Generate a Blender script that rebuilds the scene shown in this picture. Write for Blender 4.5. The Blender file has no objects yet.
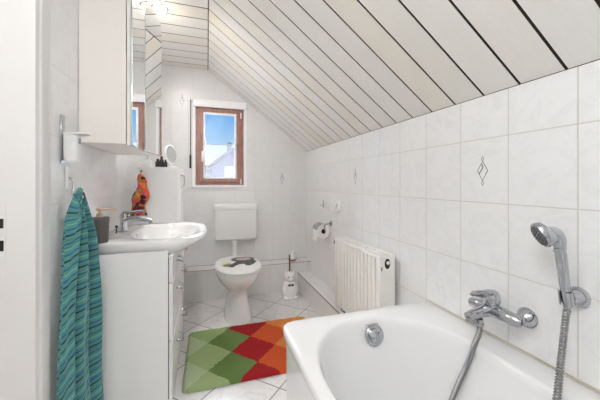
import bpy, bmesh, math, random
from mathutils import Vector, Matrix
random.seed(7)
R = math.radians
scene = bpy.context.scene
COL = scene.collection

# ------------------------------------------------------------------ sizes
H = 1.145                      # eye height
XR, XL = 1.0743, -0.548        # right / left wall
YB, YF = 3.1535, -0.52         # back / front wall
XRIDGE, ZTOP, ZLOW = 0.009, 2.311, 1.497
LEDGE_Y, LEDGE_Z = 2.983, 0.297
BENCH_X, BENCH_Z = 0.922, 0.189
PW = 0.1435                    # board spacing

# ------------------------------------------------------------------ materials
def lin(r, g, b):
    def f(c):
        c /= 255.0
        return c / 12.92 if c <= 0.04045 else ((c + 0.055) / 1.055) ** 2.4
    return (f(r), f(g), f(b), 1.0)

class NT:
    def __init__(s, name):
        s.m = bpy.data.materials.new(name); s.m.use_nodes = True
        s.t = s.m.node_tree; s.b = s.t.nodes['Principled BSDF']
        s.out = s.t.nodes['Material Output']
    def n(s, typ, **kw):
        nd = s.t.nodes.new(typ)
        for k, v in kw.items(): setattr(nd, k, v)
        return nd
    def link(s, a, b): s.t.links.new(a, b)
    def put(s, sock, v):
        if isinstance(v, bpy.types.NodeSocket): s.link(v, sock)
        else: sock.default_value = v
    def math(s, op, a, b=0.0, c=0.0, clamp=False):
        nd = s.n('ShaderNodeMath', operation=op); nd.use_clamp = clamp
        s.put(nd.inputs[0], a); s.put(nd.inputs[1], b)
        if op in ('MULTIPLY_ADD', 'COMPARE'): s.put(nd.inputs[2], c)
        return nd.outputs[0]
    def obj(s): return s.n('ShaderNodeTexCoord').outputs['Object']
    def sep(s, v):
        nd = s.n('ShaderNodeSeparateXYZ'); s.link(v, nd.inputs[0]); return nd.outputs
    def comb(s, x, y, z):
        nd = s.n('ShaderNodeCombineXYZ'); s.put(nd.inputs[0], x); s.put(nd.inputs[1], y); s.put(nd.inputs[2], z)
        return nd.outputs[0]
    def noise(s, v, scale, detail=3, rough=0.5, dist=0.0):
        nd = s.n('ShaderNodeTexNoise')
        if v is not None: s.link(v, nd.inputs['Vector'])
        nd.inputs['Scale'].default_value = scale; nd.inputs['Detail'].default_value = detail
        nd.inputs['Roughness'].default_value = rough; nd.inputs['Distortion'].default_value = dist
        return nd.outputs[0]
    def ramp(s, f, pts, interp='LINEAR'):
        nd = s.n('ShaderNodeValToRGB'); nd.color_ramp.interpolation = interp
        e = nd.color_ramp.elements
        while len(e) < len(pts): e.new(0.5)
        for i, (p, c) in enumerate(pts): e[i].position = p; e[i].color = c
        s.put(nd.inputs[0], f); return nd.outputs[0]
    def mix(s, f, a, b):
        nd = s.n('ShaderNodeMix', data_type='RGBA')
        s.put(nd.inputs[0], f); s.put(nd.inputs[6], a); s.put(nd.inputs[7], b)
        return nd.outputs[2]
    def bump(s, h, strength=0.3, dist=0.01):
        nd = s.n('ShaderNodeBump'); s.link(h, nd.inputs['Height'])
        nd.inputs['Strength'].default_value = strength; nd.inputs['Distance'].default_value = dist
        s.link(nd.outputs[0], s.b.inputs['Normal'])
    def set(s, **kw):
        for k, v in kw.items(): s.put(s.b.inputs[k], v)

def plain(name, rgb, rough=0.4, metal=0.0, var=0.03, scale=12.0, bump=0.0, coat=0.0):
    t = NT(name)
    c = lin(*rgb)
    nz = t.noise(t.obj(), scale, 3)
    c2 = tuple(max(0, x * (1 - 2 * var)) for x in c[:3]) + (1,)
    t.set(**{'Base Color': t.mix(nz, c, c2), 'Roughness': rough, 'Metallic': metal})
    if coat: t.set(**{'Coat Weight': coat, 'Coat Roughness': 0.05})
    if bump: t.bump(nz, bump, 0.002)
    return t.m

def tile_mat(name, ax, u0, w, v0, h, grout=0.003, diag=False, base=(236, 236, 236), vein=(212, 213, 215),
             gcol=(205, 203, 196), rough=0.12, decos=(), veins=1.0, floor=False):
    t = NT(name)
    o = t.sep(t.obj())
    a, b = o['XYZ'.index(ax[0])], o['XYZ'.index(ax[1])]
    if diag:
        u = t.math('MULTIPLY', t.math('ADD', a, b), 0.70711)
        v = t.math('MULTIPLY', t.math('SUBTRACT', b, a), 0.70711)
    else: u, v = a, b
    masks, ids = [], []
    for q, q0, wd in ((u, u0, w), (v, v0, h)):
        s_ = t.math('DIVIDE', t.math('SUBTRACT', q, q0), wd)
        fr = t.math('FRACT', s_)
        d = t.math('ABSOLUTE', t.math('SUBTRACT', fr, 0.5))
        e = 0.5 - grout / (2 * wd)
        mr = t.n('ShaderNodeMapRange'); t.link(d, mr.inputs[0])
        mr.inputs[1].default_value = e - 0.0012 / wd; mr.inputs[2].default_value = e + 0.0006 / wd
        masks.append(mr.outputs[0]); ids.append(t.math('FLOOR', s_))
    g = t.math('MAXIMUM', masks[0], masks[1])
    off = t.math('ADD', t.math('MULTIPLY', ids[0], 3.71), t.math('MULTIPLY', ids[1], 1.93))
    vec = t.comb(t.math('ADD', u, off), t.math('ADD', v, t.math('MULTIPLY', off, 1.7)), off)
    n1 = t.noise(vec, 5.5, 5, 0.6, 1.6)
    band = t.math('ABSOLUTE', t.math('SUBTRACT', n1, 0.5))
    vm = t.ramp(band, [(0.0, (1, 1, 1, 1)), (0.035, (0.25, 0.25, 0.25, 1)), (0.12, (0, 0, 0, 1))])
    n2 = t.noise(vec, 3.0, 2)
    vmask = t.math('MULTIPLY', t.math('MULTIPLY', vm, n2), 1.5 * veins, clamp=True)
    col = t.mix(t.math('MULTIPLY', vmask, 0.30), lin(*base), lin(*vein))
    for (cu, cv, hu, hv) in decos:
        du = t.math('DIVIDE', t.math('ABSOLUTE', t.math('SUBTRACT', u, cu)), hu)
        dv = t.math('DIVIDE', t.math('ABSOLUTE', t.math('SUBTRACT', v, cv)), hv)
        dd = t.math('ADD', du, dv)
        def band_(x, lo, hi): return t.math('MULTIPLY', t.math('GREATER_THAN', x, lo), t.math('LESS_THAN', x, hi))
        ring = band_(dd, 0.70, 0.84)
        # small diamonds on the two tips
        dv2 = t.math('ABSOLUTE', t.math('SUBTRACT', dv, 0.95))
        tip = t.math('ADD', t.math('MULTIPLY', du, 1.0), dv2)
        tips = band_(tip, 0.12, 0.24)
        swirl = t.math('SINE', t.math('ADD', t.math('MULTIPLY', t.math('SUBTRACT', u, cu), 6.0 / hu),
                       t.math('MULTIPLY', t.math('SINE', t.math('MULTIPLY', t.math('SUBTRACT', v, cv), 5.0 / hv)), 1.6)))
        ins = t.math('MULTIPLY', t.math('LESS_THAN', dd, 0.70), t.math('GREATER_THAN', swirl, 0.72))
        m = t.math('MAXIMUM', t.math('MAXIMUM', ring, tips), ins)
        col = t.mix(t.math('MULTIPLY', m, 0.8), col, lin(120, 124, 136))
    col = t.mix(g, col, lin(*gcol))
    t.set(**{'Base Color': col, 'Roughness': t.math('ADD', t.math('MULTIPLY', g, 0.6), rough)})
    t.bump(t.math('SUBTRACT', 1.0, g), 0.35, 0.002)
    return t.m

def board_mat(name, ax):
    t = NT(name)
    o = t.sep(t.obj())
    k = t.math('FLOOR', t.math('DIVIDE', t.math('SUBTRACT', o['XYZ'.index(ax)], 0.617), PW))
    wn = t.n('ShaderNodeTexWhiteNoise', noise_dimensions='1D'); t.link(k, wn.inputs['W'])
    base = t.ramp(wn.outputs['Value'], [(0, lin(241, 239, 234)), (0.5, lin(243, 242, 239)), (0.75, lin(241, 236, 226)), (1, lin(240, 240, 237))])
    grain = t.noise(t.comb(t.math('MULTIPLY', o[0], 4.0), t.math('MULTIPLY', o[1], 40.0), t.math('MULTIPLY', o[2], 4.0)), 3.0, 4, 0.6, 0.8)
    gm = t.ramp(grain, [(0.35, (0, 0, 0, 1)), (0.7, (1, 1, 1, 1))])
    t.set(**{'Base Color': t.mix(t.math('MULTIPLY', gm, 0.08), base, lin(205, 196, 178)), 'Roughness': 0.38})
    return t.m

M = {}
M['tile_right'] = tile_mat('wall tiles right', 'YZ', 0.59, 0.215, 0.544, 0.26, 0.0034,
                           decos=((0.9125, 1.194, 0.03, 0.052), (1.9875, 1.194, 0.03, 0.052)))
M['tile_left'] = tile_mat('wall tiles left', 'YZ', 0.59, 0.215, 0.544, 0.26, 0.003)
M['tile_back'] = tile_mat('wall tiles back', 'XZ', 0.6907, 0.2065, 0.544, 0.26, 0.0025, gcol=(218, 217, 213),
                          rough=0.3, decos=((0.794, 1.194, 0.03, 0.052), (-0.2385, 1.974, 0.03, 0.052)), base=(230, 230, 230))
M['tile_front'] = tile_mat('wall tiles front', 'XZ', 0.6907, 0.2065, 0.544, 0.26, 0.003)
M['tile_ledge'] = tile_mat('ledge tiles', 'XZ', 0.0, 0.2065, -0.2, 0.6, 0.003, base=(230, 229, 228))
M['tile_bench'] = tile_mat('bench tiles', 'YZ', 0.59, 0.215, -0.2, 0.6, 0.003, base=(230, 229, 228))
M['tile_floor'] = tile_mat('floor tiles', 'XY', 1.395, 0.323, 0.85, 0.321, 0.0055, diag=True, base=(232, 230, 228),
                           vein=(190, 188, 188), gcol=(120, 116, 112), rough=0.16, veins=1.6)
M['board_slope'] = board_mat('sloped ceiling boards', 'Y')
M['backing'] = plain('dark groove wood', (34, 25, 20), 0.7, var=0.3, scale=5)
M['paint'] = plain('white paint', (236, 234, 230), 0.45, var=0.01)
M['door_paint'] = plain('white door lacquer', (226, 225, 225), 0.32, var=0.01)
M['hall'] = plain('hall plaster', (236, 232, 226), 0.7, var=0.02, scale=30)
M['ceramic'] = plain('white ceramic', (240, 240, 240), 0.08, var=0.005, coat=0.4)
M['acrylic'] = plain('white bath acrylic', (230, 230, 230), 0.13, var=0.005, coat=0.3)
M['lacquer'] = plain('white cabinet lacquer', (238, 237, 236), 0.22, var=0.008)
M['cream_panel'] = plain('cream cabinet side', (238, 231, 225), 0.3, var=0.008)
M['plastic'] = plain('white plastic', (232, 232, 230), 0.3, var=0.01)
M['rad'] = plain('radiator enamel', (238, 236, 230), 0.3, var=0.01)
M['chrome'] = plain('chrome', (186, 188, 192), 0.07, 1.0, var=0.01)
M['hose'] = plain('steel hose', (150, 150, 152), 0.25, 1.0, var=0.02)
M['brass'] = plain('aged brass', (168, 140, 92), 0.35, 0.9, var=0.1)
M['dark'] = plain('black hole', (22, 21, 20), 0.6)
M['darkgrey'] = plain('dark grey plastic', (52, 50, 52), 0.35)
M['slate'] = plain('slate grey stone', (94, 88, 86), 0.6, var=0.12, scale=60, bump=0.2)
M['pump'] = plain('rose gold pump', (214, 184, 160), 0.3, 0.55, var=0.02)
M['edge'] = plain('brown edge strip', (164, 152, 148), 0.5, var=0.1)
M['gap'] = plain('shadow joint', (110, 106, 100), 0.7)
M['trim_glare'] = plain('white trim and window glare', (250, 250, 252), 0.3, var=0.0)  # white for real trim, also for the painted glare around the pane
M['terracotta'] = plain('terracotta', (176, 92, 74), 0.6, var=0.1)
M['paper'] = plain('tissue paper', (244, 242, 240), 0.9, var=0.02, bump=0.2, scale=60)
M['card'] = plain('cardboard core', (86, 82, 84), 0.9)

t = NT('mahogany'); o = t.sep(t.obj())
g = t.noise(t.comb(t.math('MULTIPLY', o[0], 18.0), t.math('MULTIPLY', o[1], 18.0), t.math('MULTIPLY', o[2], 3.0)), 2.5, 4, 0.6, 0.6)
t.set(**{'Base Color': t.ramp(g, [(0.3, lin(150, 108, 98)), (0.7, lin(184, 140, 126))]), 'Roughness': 0.35}); M['wood'] = t.m

t = NT('mirror glass'); t.set(**{'Base Color': (0.93, 0.95, 0.95, 1), 'Metallic': 1.0, 'Roughness': 0.005}); M['mirror'] = t.m
t = NT('green glass edge'); t.set(**{'Base Color': lin(176, 196, 190), 'Roughness': 0.15}); M['glass_edge'] = t.m

t = NT('window pane')
tr = t.n('ShaderNodeBsdfTransparent'); gl = t.n('ShaderNodeBsdfGlossy'); gl.inputs['Roughness'].default_value = 0.01
fr = t.n('ShaderNodeFresnel'); fr.inputs[0].default_value = 1.45
ms = t.n('ShaderNodeMixShader'); t.link(fr.outputs[0], ms.inputs[0]); t.link(tr.outputs[0], ms.inputs[1]); t.link(gl.outputs[0], ms.inputs[2])
t.link(ms.outputs[0], t.out.inputs[0]); M['pane'] = t.m

t = NT('white lace'); o = t.sep(t.obj())
la = t.math('MULTIPLY', t.math('SINE', t.math('MULTIPLY', o[0], 330.0)), t.math('SINE', t.math('MULTIPLY', o[2], 330.0)))
lb = t.noise(t.obj(), 26.0, 2)
f = t.math('ADD', t.math('MULTIPLY', la, 0.12), t.math('ADD', t.math('MULTIPLY', lb, 0.30), 0.06), clamp=True)
tr = t.n('ShaderNodeBsdfTransparent'); df = t.n('ShaderNodeBsdfTranslucent'); df.inputs[0].default_value = (0.55, 0.55, 0.58, 1)
ms = t.n('ShaderNodeMixShader'); t.link(f, ms.inputs[0]); t.link(tr.outputs[0], ms.inputs[1]); t.link(df.outputs[0], ms.inputs[2])
t.link(ms.outputs[0], t.out.inputs[0]); M['lace'] = t.m

t = NT('lamp glass'); t.set(**{'Base Color': (1, 0.9, 0.75, 1), 'Emission Color': (1.0, 0.80, 0.50, 1), 'Emission Strength': 12.0}); M['bulb'] = t.m

# rug pattern: diamonds in columns from pale green to amber
t = NT('shag rug'); o = t.sep(t.obj())
a = t.math('DIVIDE', t.math('SUBTRACT', o[0], 0.006), 0.148); b = t.math('DIVIDE', t.math('SUBTRACT', o[1], 1.985), 0.16)
wob = t.math('MULTIPLY', t.math('SUBTRACT', t.noise(t.obj(), 60.0, 2), 0.5), 0.10)
p = t.math('ADD', t.math('MULTIPLY', t.math('ADD', a, b), 0.5), wob); q = t.math('SUBTRACT', t.math('MULTIPLY', t.math('SUBTRACT', a, b), 0.5), wob)
i = t.math('ADD', t.math('ROUND', p), t.math('ROUND', q))
cols = [(212, 230, 186), (186, 214, 140), (122, 154, 80), (190, 10, 26), (238, 98, 38), (246, 150, 70), (248, 184, 84)]
fi = t.math('DIVIDE', t.math('ADD', i, 1.5), 7.0)
col = t.ramp(fi, [(k / 7.0, lin(*c)) for k, c in enumerate(cols)], 'CONSTANT')
j = t.math('SUBTRACT', t.math('ROUND', p), t.math('ROUND', q))
jn = t.math('MULTIPLY', t.math('SINE', t.math('MULTIPLY', t.math('ADD', t.math('MULTIPLY', j, 2.1), i), 1.3)), 0.5)
sh = t.noise(t.obj(), 170.0, 3, 0.7); sh2 = t.noise(t.obj(), 45.0, 3, 0.6)
fac = t.math('MULTIPLY', t.math('ADD', t.math('MULTIPLY', sh, 0.6), t.math('MULTIPLY', sh2, 0.4)), 0.30)
col = t.mix(fac, col, t.mix(0.5, col, (0.02, 0.015, 0.01, 1)))
col = t.mix(t.math('MULTIPLY', t.math('MULTIPLY', t.math('ADD', jn, 0.5), 0.16), t.math('LESS_THAN', i, 1.5)), col, (0.75, 0.8, 0.6, 1))
t.set(**{'Base Color': col, 'Roughness': 0.95, 'Sheen Weight': 0.04}); t.bump(sh, 0.9, 0.012); M['rug'] = t.m

# towel: sloping stripes in cloth coordinates (uv)
t = NT('striped terry'); uv = t.n('ShaderNodeUVMap').outputs[0]; o = t.sep(uv)
vv = t.math('MULTIPLY', o[1], 1.0)
base = t.ramp(t.noise(t.comb(t.math('MULTIPLY', o[0], 2.0), t.math('MULTIPLY', vv, 60.0), 0.0), 1.0, 2),
              [(0.3, lin(58, 126, 138)), (0.5, lin(98, 158, 148)), (0.7, lin(74, 140, 152))])
fr = t.math('FRACT', t.math('MULTIPLY', vv, 11.5))
def line(c, wd): return t.math('LESS_THAN', t.math('ABSOLUTE', t.math('SUBTRACT', fr, c)), wd)
col = t.mix(line(0.12, 0.038), base, lin(24, 48, 70))
col = t.mix(line(0.36, 0.04), col, lin(40, 108, 158))
col = t.mix(line(0.58, 0.04), col, lin(116, 184, 168))
col = t.mix(line(0.80, 0.03), col, lin(36, 92, 124))
tn = t.noise(t.obj(), 320.0, 2)
col = t.mix(t.math('MULTIPLY', tn, 0.35), col, lin(40, 84, 84))
t.set(**{'Base Color': col, 'Roughness': 0.95, 'Sheen Weight': 0.3}); t.bump(tn, 0.6, 0.004); M['towel'] = t.m

t = NT('patchwork cloth'); vo = t.n('ShaderNodeTexVoronoi'); t.link(t.obj(), vo.inputs['Vector']); vo.inputs['Scale'].default_value = 34.0
sc_ = t.n('ShaderNodeSeparateColor'); t.link(vo.outputs['Color'], sc_.inputs[0])
t.set(**{'Base Color': t.ramp(sc_.outputs[0], [(0, lin(190, 96, 48)), (0.30, lin(92, 34, 30)), (0.45, lin(204, 128, 64)), (0.58, lin(54, 26, 40)),
     (0.72, lin(196, 84, 44)), (0.86, lin(150, 118, 66)), (0.94, lin(196, 70, 92))], 'CONSTANT'), 'Roughness': 0.9})
t.bump(t.noise(t.obj(), 90.0, 2), 0.5, 0.004); M['scarf'] = t.m

# ------------------------------------------------------------------ mesh helpers
class MB:
    """collects shapes in world coordinates and links them as one mesh object"""
    def __init__(s): s.bm = bmesh.new(); s.uv = None
    def box(s, x0, x1, y0, y1, z0, z1):
        m = Matrix.Translation(((x0 + x1) / 2, (y0 + y1) / 2, (z0 + z1) / 2)) @ Matrix.Diagonal((x1 - x0, y1 - y0, z1 - z0, 1))
        bmesh.ops.create_cube(s.bm, size=1, matrix=m); return s
    def obox(s, c, ax, ay, az, sx, sy, sz):
        m = Matrix((ax, ay, az)).transposed().to_4x4(); m.translation = c
        bmesh.ops.create_cube(s.bm, size=1, matrix=m @ Matrix.Diagonal((sx, sy, sz, 1))); return s
    def loft(s, rings, cap0=True, cap1=True, closed=True):
        vs = [[s.bm.verts.new(p) for p in r] for r in rings]
        n = len(vs[0])
        for a, b in zip(vs, vs[1:]):
            for k in range(n if closed else n - 1):
                k2 = (k + 1) % n
                try: s.bm.faces.new((a[k], a[k2], b[k2], b[k]))
                except ValueError: pass
        if cap0: s.bm.faces.new(list(reversed(vs[0])))
        if cap1: s.bm.faces.new(vs[-1])
        return s
    def lathe(s, c, prof, axis=(0, 0, 1), n=32, cap0=True, cap1=True):
        ax = Vector(axis).normalized()
        ref = Vector((1, 0, 0)) if abs(ax.x) < 0.9 else Vector((0, 1, 0))
        u = ax.cross(ref).normalized(); v = ax.cross(u)
        c = Vector(c)
        rings = [[c + ax * h + (u * math.cos(2 * math.pi * k / n) + v * math.sin(2 * math.pi * k / n)) * max(r, 1e-4) for k in range(n)] for r, h in prof]
        return s.loft(rings, cap0, cap1)
    def tube(s, pts, rad, n=12, cap=True):
        pts = [Vector(p) for p in pts]
        rad = rad if isinstance(rad, (list, tuple)) else [rad] * len(pts)
        up = None; rings = []
        for k, p in enumerate(pts):
            d = (pts[min(k + 1, len(pts) - 1)] - pts[max(k - 1, 0)]).normalized()
            if up is None:
                up = d.orthogonal().normalized()
            up = (up - d * up.dot(d)).normalized(); w = d.cross(up)
            r = rad[k]; ru, rw = r if isinstance(r, (tuple, list)) else (r, r)
            rings.append([p + up * math.cos(2 * math.pi * j / n) * ru + w * math.sin(2 * math.pi * j / n) * rw for j in range(n)])
        return s.loft(rings, cap, cap)
    def sphere(s, c, rx, ry=None, rz=None, n=20):
        m = Matrix.Translation(c) @ Matrix.Diagonal((rx, ry or rx, rz or rx, 1))
        bmesh.ops.create_uvsphere(s.bm, u_segments=n, v_segments=max(8, n * 2 // 3), radius=1, matrix=m); return s
    def prism(s, poly, z0, z1):
        return s.loft([[(x, y, z0) for x, y in poly], [(x, y, z1) for x, y in poly]])
    def build(s, name, mat, parent=None, origin=(0, 0, 0), bevel=0.0, seg=2, smooth=35, sub=0):
        bmesh.ops.recalc_face_normals(s.bm, faces=s.bm.faces[:])
        org = Vector(parent['_o']) if parent is not None else Vector(origin)
        bmesh.ops.translate(s.bm, verts=s.bm.verts[:], vec=-org)
        me = bpy.data.meshes.new(name); s.bm.to_mesh(me); s.bm.free()
        if isinstance(mat, str): mat = M[mat]
        me.materials.append(mat)
        if smooth:
            me.shade_smooth(); me.set_sharp_from_angle(angle=R(smooth))
        ob = bpy.data.objects.new(name, me); COL.objects.link(ob)
        ob['_o'] = tuple(org)
        if parent is not None: ob.parent = parent
        else: ob.location = org
        if bevel:
            b = ob.modifiers.new('Bevel', 'BEVEL'); b.width = bevel; b.segments = seg; b.limit_method = 'ANGLE'; b.angle_limit = R(40)
            b.harden_normals = False
        if sub:
            m = ob.modifiers.new('Subdivision', 'SUBSURF'); m.levels = sub; m.render_levels = sub
        return ob

def tag(o, label, cat, group=None):
    o['label'] = label; o['category'] = cat
    if group: o['group'] = group
    return o
def thing(name, label, cat, loc, group=None):
    o = bpy.data.objects.new(name, None); COL.objects.link(o); o.location = loc; o['_o'] = tuple(loc)
    o.empty_display_size = 0.05
    return tag(o, label, cat, group)
def struct(o): o['kind'] = 'structure'; return o
def sempty(name, loc=(0, 0, 0)):
    o = bpy.data.objects.new(name, None); COL.objects.link(o); o.location = loc; o['_o'] = tuple(loc); o['kind'] = 'structure'
    return o
def ring(cx, cy, hx, hy, z, n=48, e=2.0):
    out = []
    for k in range(n):
        a = 2 * math.pi * k / n; ca, sa = math.cos(a), math.sin(a)
        out.append((cx + hx * math.copysign(abs(ca) ** (2 / e), ca), cy + hy * math.copysign(abs(sa) ** (2 / e), sa), z))
    return out
def bez(p0, p1, p2, p3, n=20):
    p0, p1, p2, p3 = map(Vector, (p0, p1, p2, p3)); out = []
    for k in range(n + 1):
        t_ = k / n
        out.append(p0 * (1 - t_) ** 3 + p1 * 3 * t_ * (1 - t_) ** 2 + p2 * 3 * t_ * t_ * (1 - t_) + p3 * t_ ** 3)
    return out
def catmull(pts, n=10):
    P = [Vector(p) for p in pts]; P = [2 * P[0] - P[1]] + P + [2 * P[-1] - P[-2]]; out = []
    for k in range(1, len(P) - 2):
        for j in range(n):
            t_ = j / n; a, b, c, d = P[k - 1], P[k], P[k + 1], P[k + 2]
            out.append(0.5 * ((2 * b) + (c - a) * t_ + (2 * a - 5 * b + 4 * c - d) * t_ ** 2 + (3 * b - a - 3 * c + d) * t_ ** 3))
    out.append(P[-2]); return out

# ------------------------------------------------------------------ the shell
struct(MB().box(XL - 0.12, XR + 0.12, YF - 0.12, YB + 0.14, -0.1, 0.0).build('floor', 'tile_floor', smooth=0))
struct(MB().box(XR, XR + 0.12, YF, YB + 0.14, 0, 1.60).build('wall_right', 'tile_right', smooth=0))
DY0, DY1, DZ = 0.30, 1.144, 2.02       # doorway in the left wall
wl = MB()
wl.box(XL - 0.14, XL, DY1 + 0.03, YB + 0.14, 0, 2.52).box(XL - 0.14, XL, YF, DY0 - 0.03, 0, 2.52).box(XL - 0.14, XL, DY0 - 0.03, DY1 + 0.03, DZ + 0.03, 2.52)
struct(wl.build('wall_left', 'tile_left', smooth=0))
WX0, WX1, WZ0, WZ1 = -0.112, 0.374, 1.120, 1.950     # window opening
wb = MB()
wb.box(XL, WX0, YB, YB + 0.14, 0, 2.40).box(WX1, XR, YB, YB + 0.14, 0, 2.40)
wb.box(WX0, WX1, YB, YB + 0.14, 0, WZ0).box(WX0, WX1, YB, YB + 0.14, WZ1, 2.40)
struct(wb.build('wall_back', 'tile_back', smooth=0))
struct(MB().box(XL - 0.14, XR + 0.12, YF - 0.12, YF, 0, 2.40).build('wall_front', 'tile_front', smooth=0))

# boarded ceiling: flat strip and slope, each board with an open groove beside it
k0 = math.floor((YF - 0.617) / PW)
def board_edges():
    k = k0
    while True:
        y0, y1 = 0.617 + PW * k, 0.617 + PW * (k + 1)
        k += 1
        if y0 >= YB - 0.003: break
        a, b = max(y0 + 0.005, YF), min(y1 - 0.005, YB - 0.003)
        if b - a > 0.005: yield a, b
fl = MB()
for a, b in board_edges(): fl.box(XL + 0.002, XRIDGE - 0.004, a, b, ZTOP, ZTOP + 0.006)
ceil = struct(fl.build('ceiling', 'board_slope', smooth=0))
MB().box(XL - 0.14, XRIDGE, YF - 0.12, YB + 0.14, ZTOP + 0.0015, ZTOP + 0.05).build('backing', 'backing', ceil, smooth=0)
sl_len = math.hypot(XR - XRIDGE, ZTOP - ZLOW)
su = Vector(((XR - XRIDGE) / sl_len, 0, (ZLOW - ZTOP) / sl_len)); sn = Vector((-su.z, 0, su.x))   # sn points up and out
sl = MB(); Y = Vector((0, 1, 0))
for a, b in board_edges():
    c = Vector((XRIDGE, (a + b) / 2, ZTOP)) + su * (sl_len / 2) + sn * 0.003
    sl.obox(c, su, Y, sn, sl_len - 0.010, b - a, 0.006)
slope = struct(sl.build('ceiling_slope', 'board_slope', smooth=0))
c = Vector((XRIDGE, (YF + YB) / 2, ZTOP)) + su * (sl_len / 2 + 0.04) + sn * (0.0015 + 0.023)
MB().obox(c, su, Y, sn, sl_len + 0.16, YB - YF + 0.26, 0.046).build('backing', 'backing', slope, smooth=0)
struct(MB().box(XRIDGE - 0.003, XRIDGE + 0.003, YF, YB - 0.001, ZTOP - 0.0005, ZTOP + 0.001).build('trim_1', 'gap', smooth=0))

# tiled pipe ledge along the back wall, tiled bench along the right wall
lg = struct(MB().box(XL, XR, LEDGE_Y, YB, 0, LEDGE_Z).build('trim_2', 'tile_ledge', bevel=0.002, smooth=0))
MB().box(XL, XR, LEDGE_Y - 0.0015, LEDGE_Y + 0.004, LEDGE_Z - 0.004, LEDGE_Z + 0.0005).box(XL, XR, YB - 0.003, YB - 0.0005, LEDGE_Z, LEDGE_Z + 0.003).build('edge_strip', 'edge', lg, smooth=0)
bn = struct(MB().box(BENCH_X, XR, 1.245, LEDGE_Y - 0.002, 0, BENCH_Z).build('trim_3', 'tile_bench', bevel=0.002, smooth=0))
MB().box(BENCH_X - 0.0015, BENCH_X + 0.005, 1.245, LEDGE_Y - 0.002, BENCH_Z - 0.005, BENCH_Z + 0.001).build('edge_strip', plain('bench edge strip', (120, 108, 100), 0.5), bn, smooth=0)

# ------------------------------------------------------------------ door frame (left wall) and the hall behind it
d1 = sempty('door_1')
prof = [(0.0, 0.026), (0.012, 0.028), (0.016, 0.022), (0.030, 0.022), (0.036, 0.027), (0.050, 0.028), (0.058, 0.022), (0.066, 0.018), (0.098, 0.018), (0.104, 0.013), (0.125, 0.012), (0.130, 0.0)]
def arch(y0, sgn, name):
    rings = []
    for z in (0.0, DZ):
        rings.append([(XL + 0.0005, y0, z)] + [(XL + p_, y0 + sgn * o_, z) for o_, p_ in prof])
    MB().loft(rings).build(name, 'door_paint', d1, smooth=20)
arch(DY1, 1, 'architrave'); arch(DY0, -1, 'architrave')
MB().box(XL, XL + 0.026, DY0 - 0.13, DY1 + 0.13, DZ, DZ + 0.13).build('head_architrave', 'door_paint', d1, bevel=0.003)
MB().box(XL - 0.14, XL + 0.0005, DY1, DY1 + 0.028, 0, DZ).box(XL - 0.14, XL + 0.0005, DY0 - 0.028, DY0, 0, DZ).box(XL - 0.14, XL + 0.0005, DY0, DY1, DZ, DZ + 0.028).build('jamb', 'door_paint', d1, smooth=0)
sp = MB().box(-0.632, -0.596, DY1 - 0.0012, DY1 + 0.001, 0.90, 1.08).build('strike_plate', 'door_paint', d1, bevel=0.0005, smooth=0)
MB().box(-0.625, -0.6018, DY1 - 0.0016, DY1 + 0.0005, 1.004, 1.034).box(-0.612, -0.6012, DY1 - 0.0016, DY1 + 0.0005, 0.933, 0.966).build('latch_hole', 'dark', sp, smooth=0)
HX = -2.05
hall = MB().box(HX - 0.1, HX, -0.5, 2.6, 0, 2.5).box(HX, XL - 0.14, 2.6, 2.7, 0, 2.5).box(HX, XL - 0.14, -0.6, -0.5, 0, 2.5)
struct(hall.build('wall_hall', 'hall', smooth=0))
struct(MB().box(HX, XL - 0.14, -0.5, 2.6, -0.1, 0.0).build('floor_hall', 'hall', smooth=0))
struct(MB().box(HX - 0.1, XL - 0.10, -0.6, 2.7, 2.5, 2.6).build('ceiling_hall', 'hall', smooth=0))

# ------------------------------------------------------------------ window
w1 = sempty('window_1')
def frame(mb, x0, x1, z0, z1, wd, y0, y1, wt=None, wb_=None):
    wt = wt or wd; wb_ = wb_ or wd
    mb.box(x0, x0 + wd, y0, y1, z0, z1).box(x1 - wd, x1, y0, y1, z0, z1)
    mb.box(x0 + wd, x1 - wd, y0, y1, z1 - wt, z1).box(x0 + wd, x1 - wd, y0, y1, z0, z0 + wb_); return mb
frame(MB(), WX0 - 0.030, WX1 + 0.030, WZ0 - 0.012, WZ1 + 0.005, 0.0305, YB - 0.008, YB + 0.004, 0.02, 0.013).build('casing', 'trim_glare', w1, bevel=0.002)
frame(MB(), WX0, WX1, WZ0, WZ1, 0.042, YB + 0.02, YB + 0.09).build('window_frame', 'wood', w1, bevel=0.003)
frame(MB(), WX0 + 0.034, WX1 - 0.034, WZ0 + 0.034, WZ1 - 0.034, 0.042, YB + 0.004, YB + 0.060, 0.042, 0.034).build('sash', 'wood', w1, bevel=0.004)
frame(MB(), WX0 + 0.076, WX1 - 0.076, WZ0 + 0.068, WZ1 - 0.076, 0.018, YB + 0.002, YB + 0.040).build('glare_border', 'trim_glare', w1, bevel=0.002)  # overexposed light on the brown stops, painted as a white border
MB().box(WX0 + 0.08, WX1 - 0.08, YB + 0.042, YB + 0.046, WZ0 + 0.07, WZ1 - 0.08).build('pane', 'pane', w1, smooth=0)
hd = MB().box(WX0 + 0.058, WX0 + 0.078, YB - 0.004, YB + 0.004, 1.39, 1.47).build('window_handle', 'trim_glare', w1, bevel=0.003)
MB().tube([(WX0 + 0.068, YB - 0.003, 1.455), (WX0 + 0.068, YB - 0.030, 1.455), (WX0 + 0.068, YB - 0.034, 1.44), (WX0 + 0.068, YB - 0.034, 1.36)], 0.008).build('grip', 'trim_glare', hd)
for zz in (1.16, 1.86):
    MB().lathe((WX1 - 0.030, YB + 0.006, zz - 0.03), [(0.006, 0), (0.006, 0.06)], n=12).build('hinge', 'trim_glare', w1)
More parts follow.
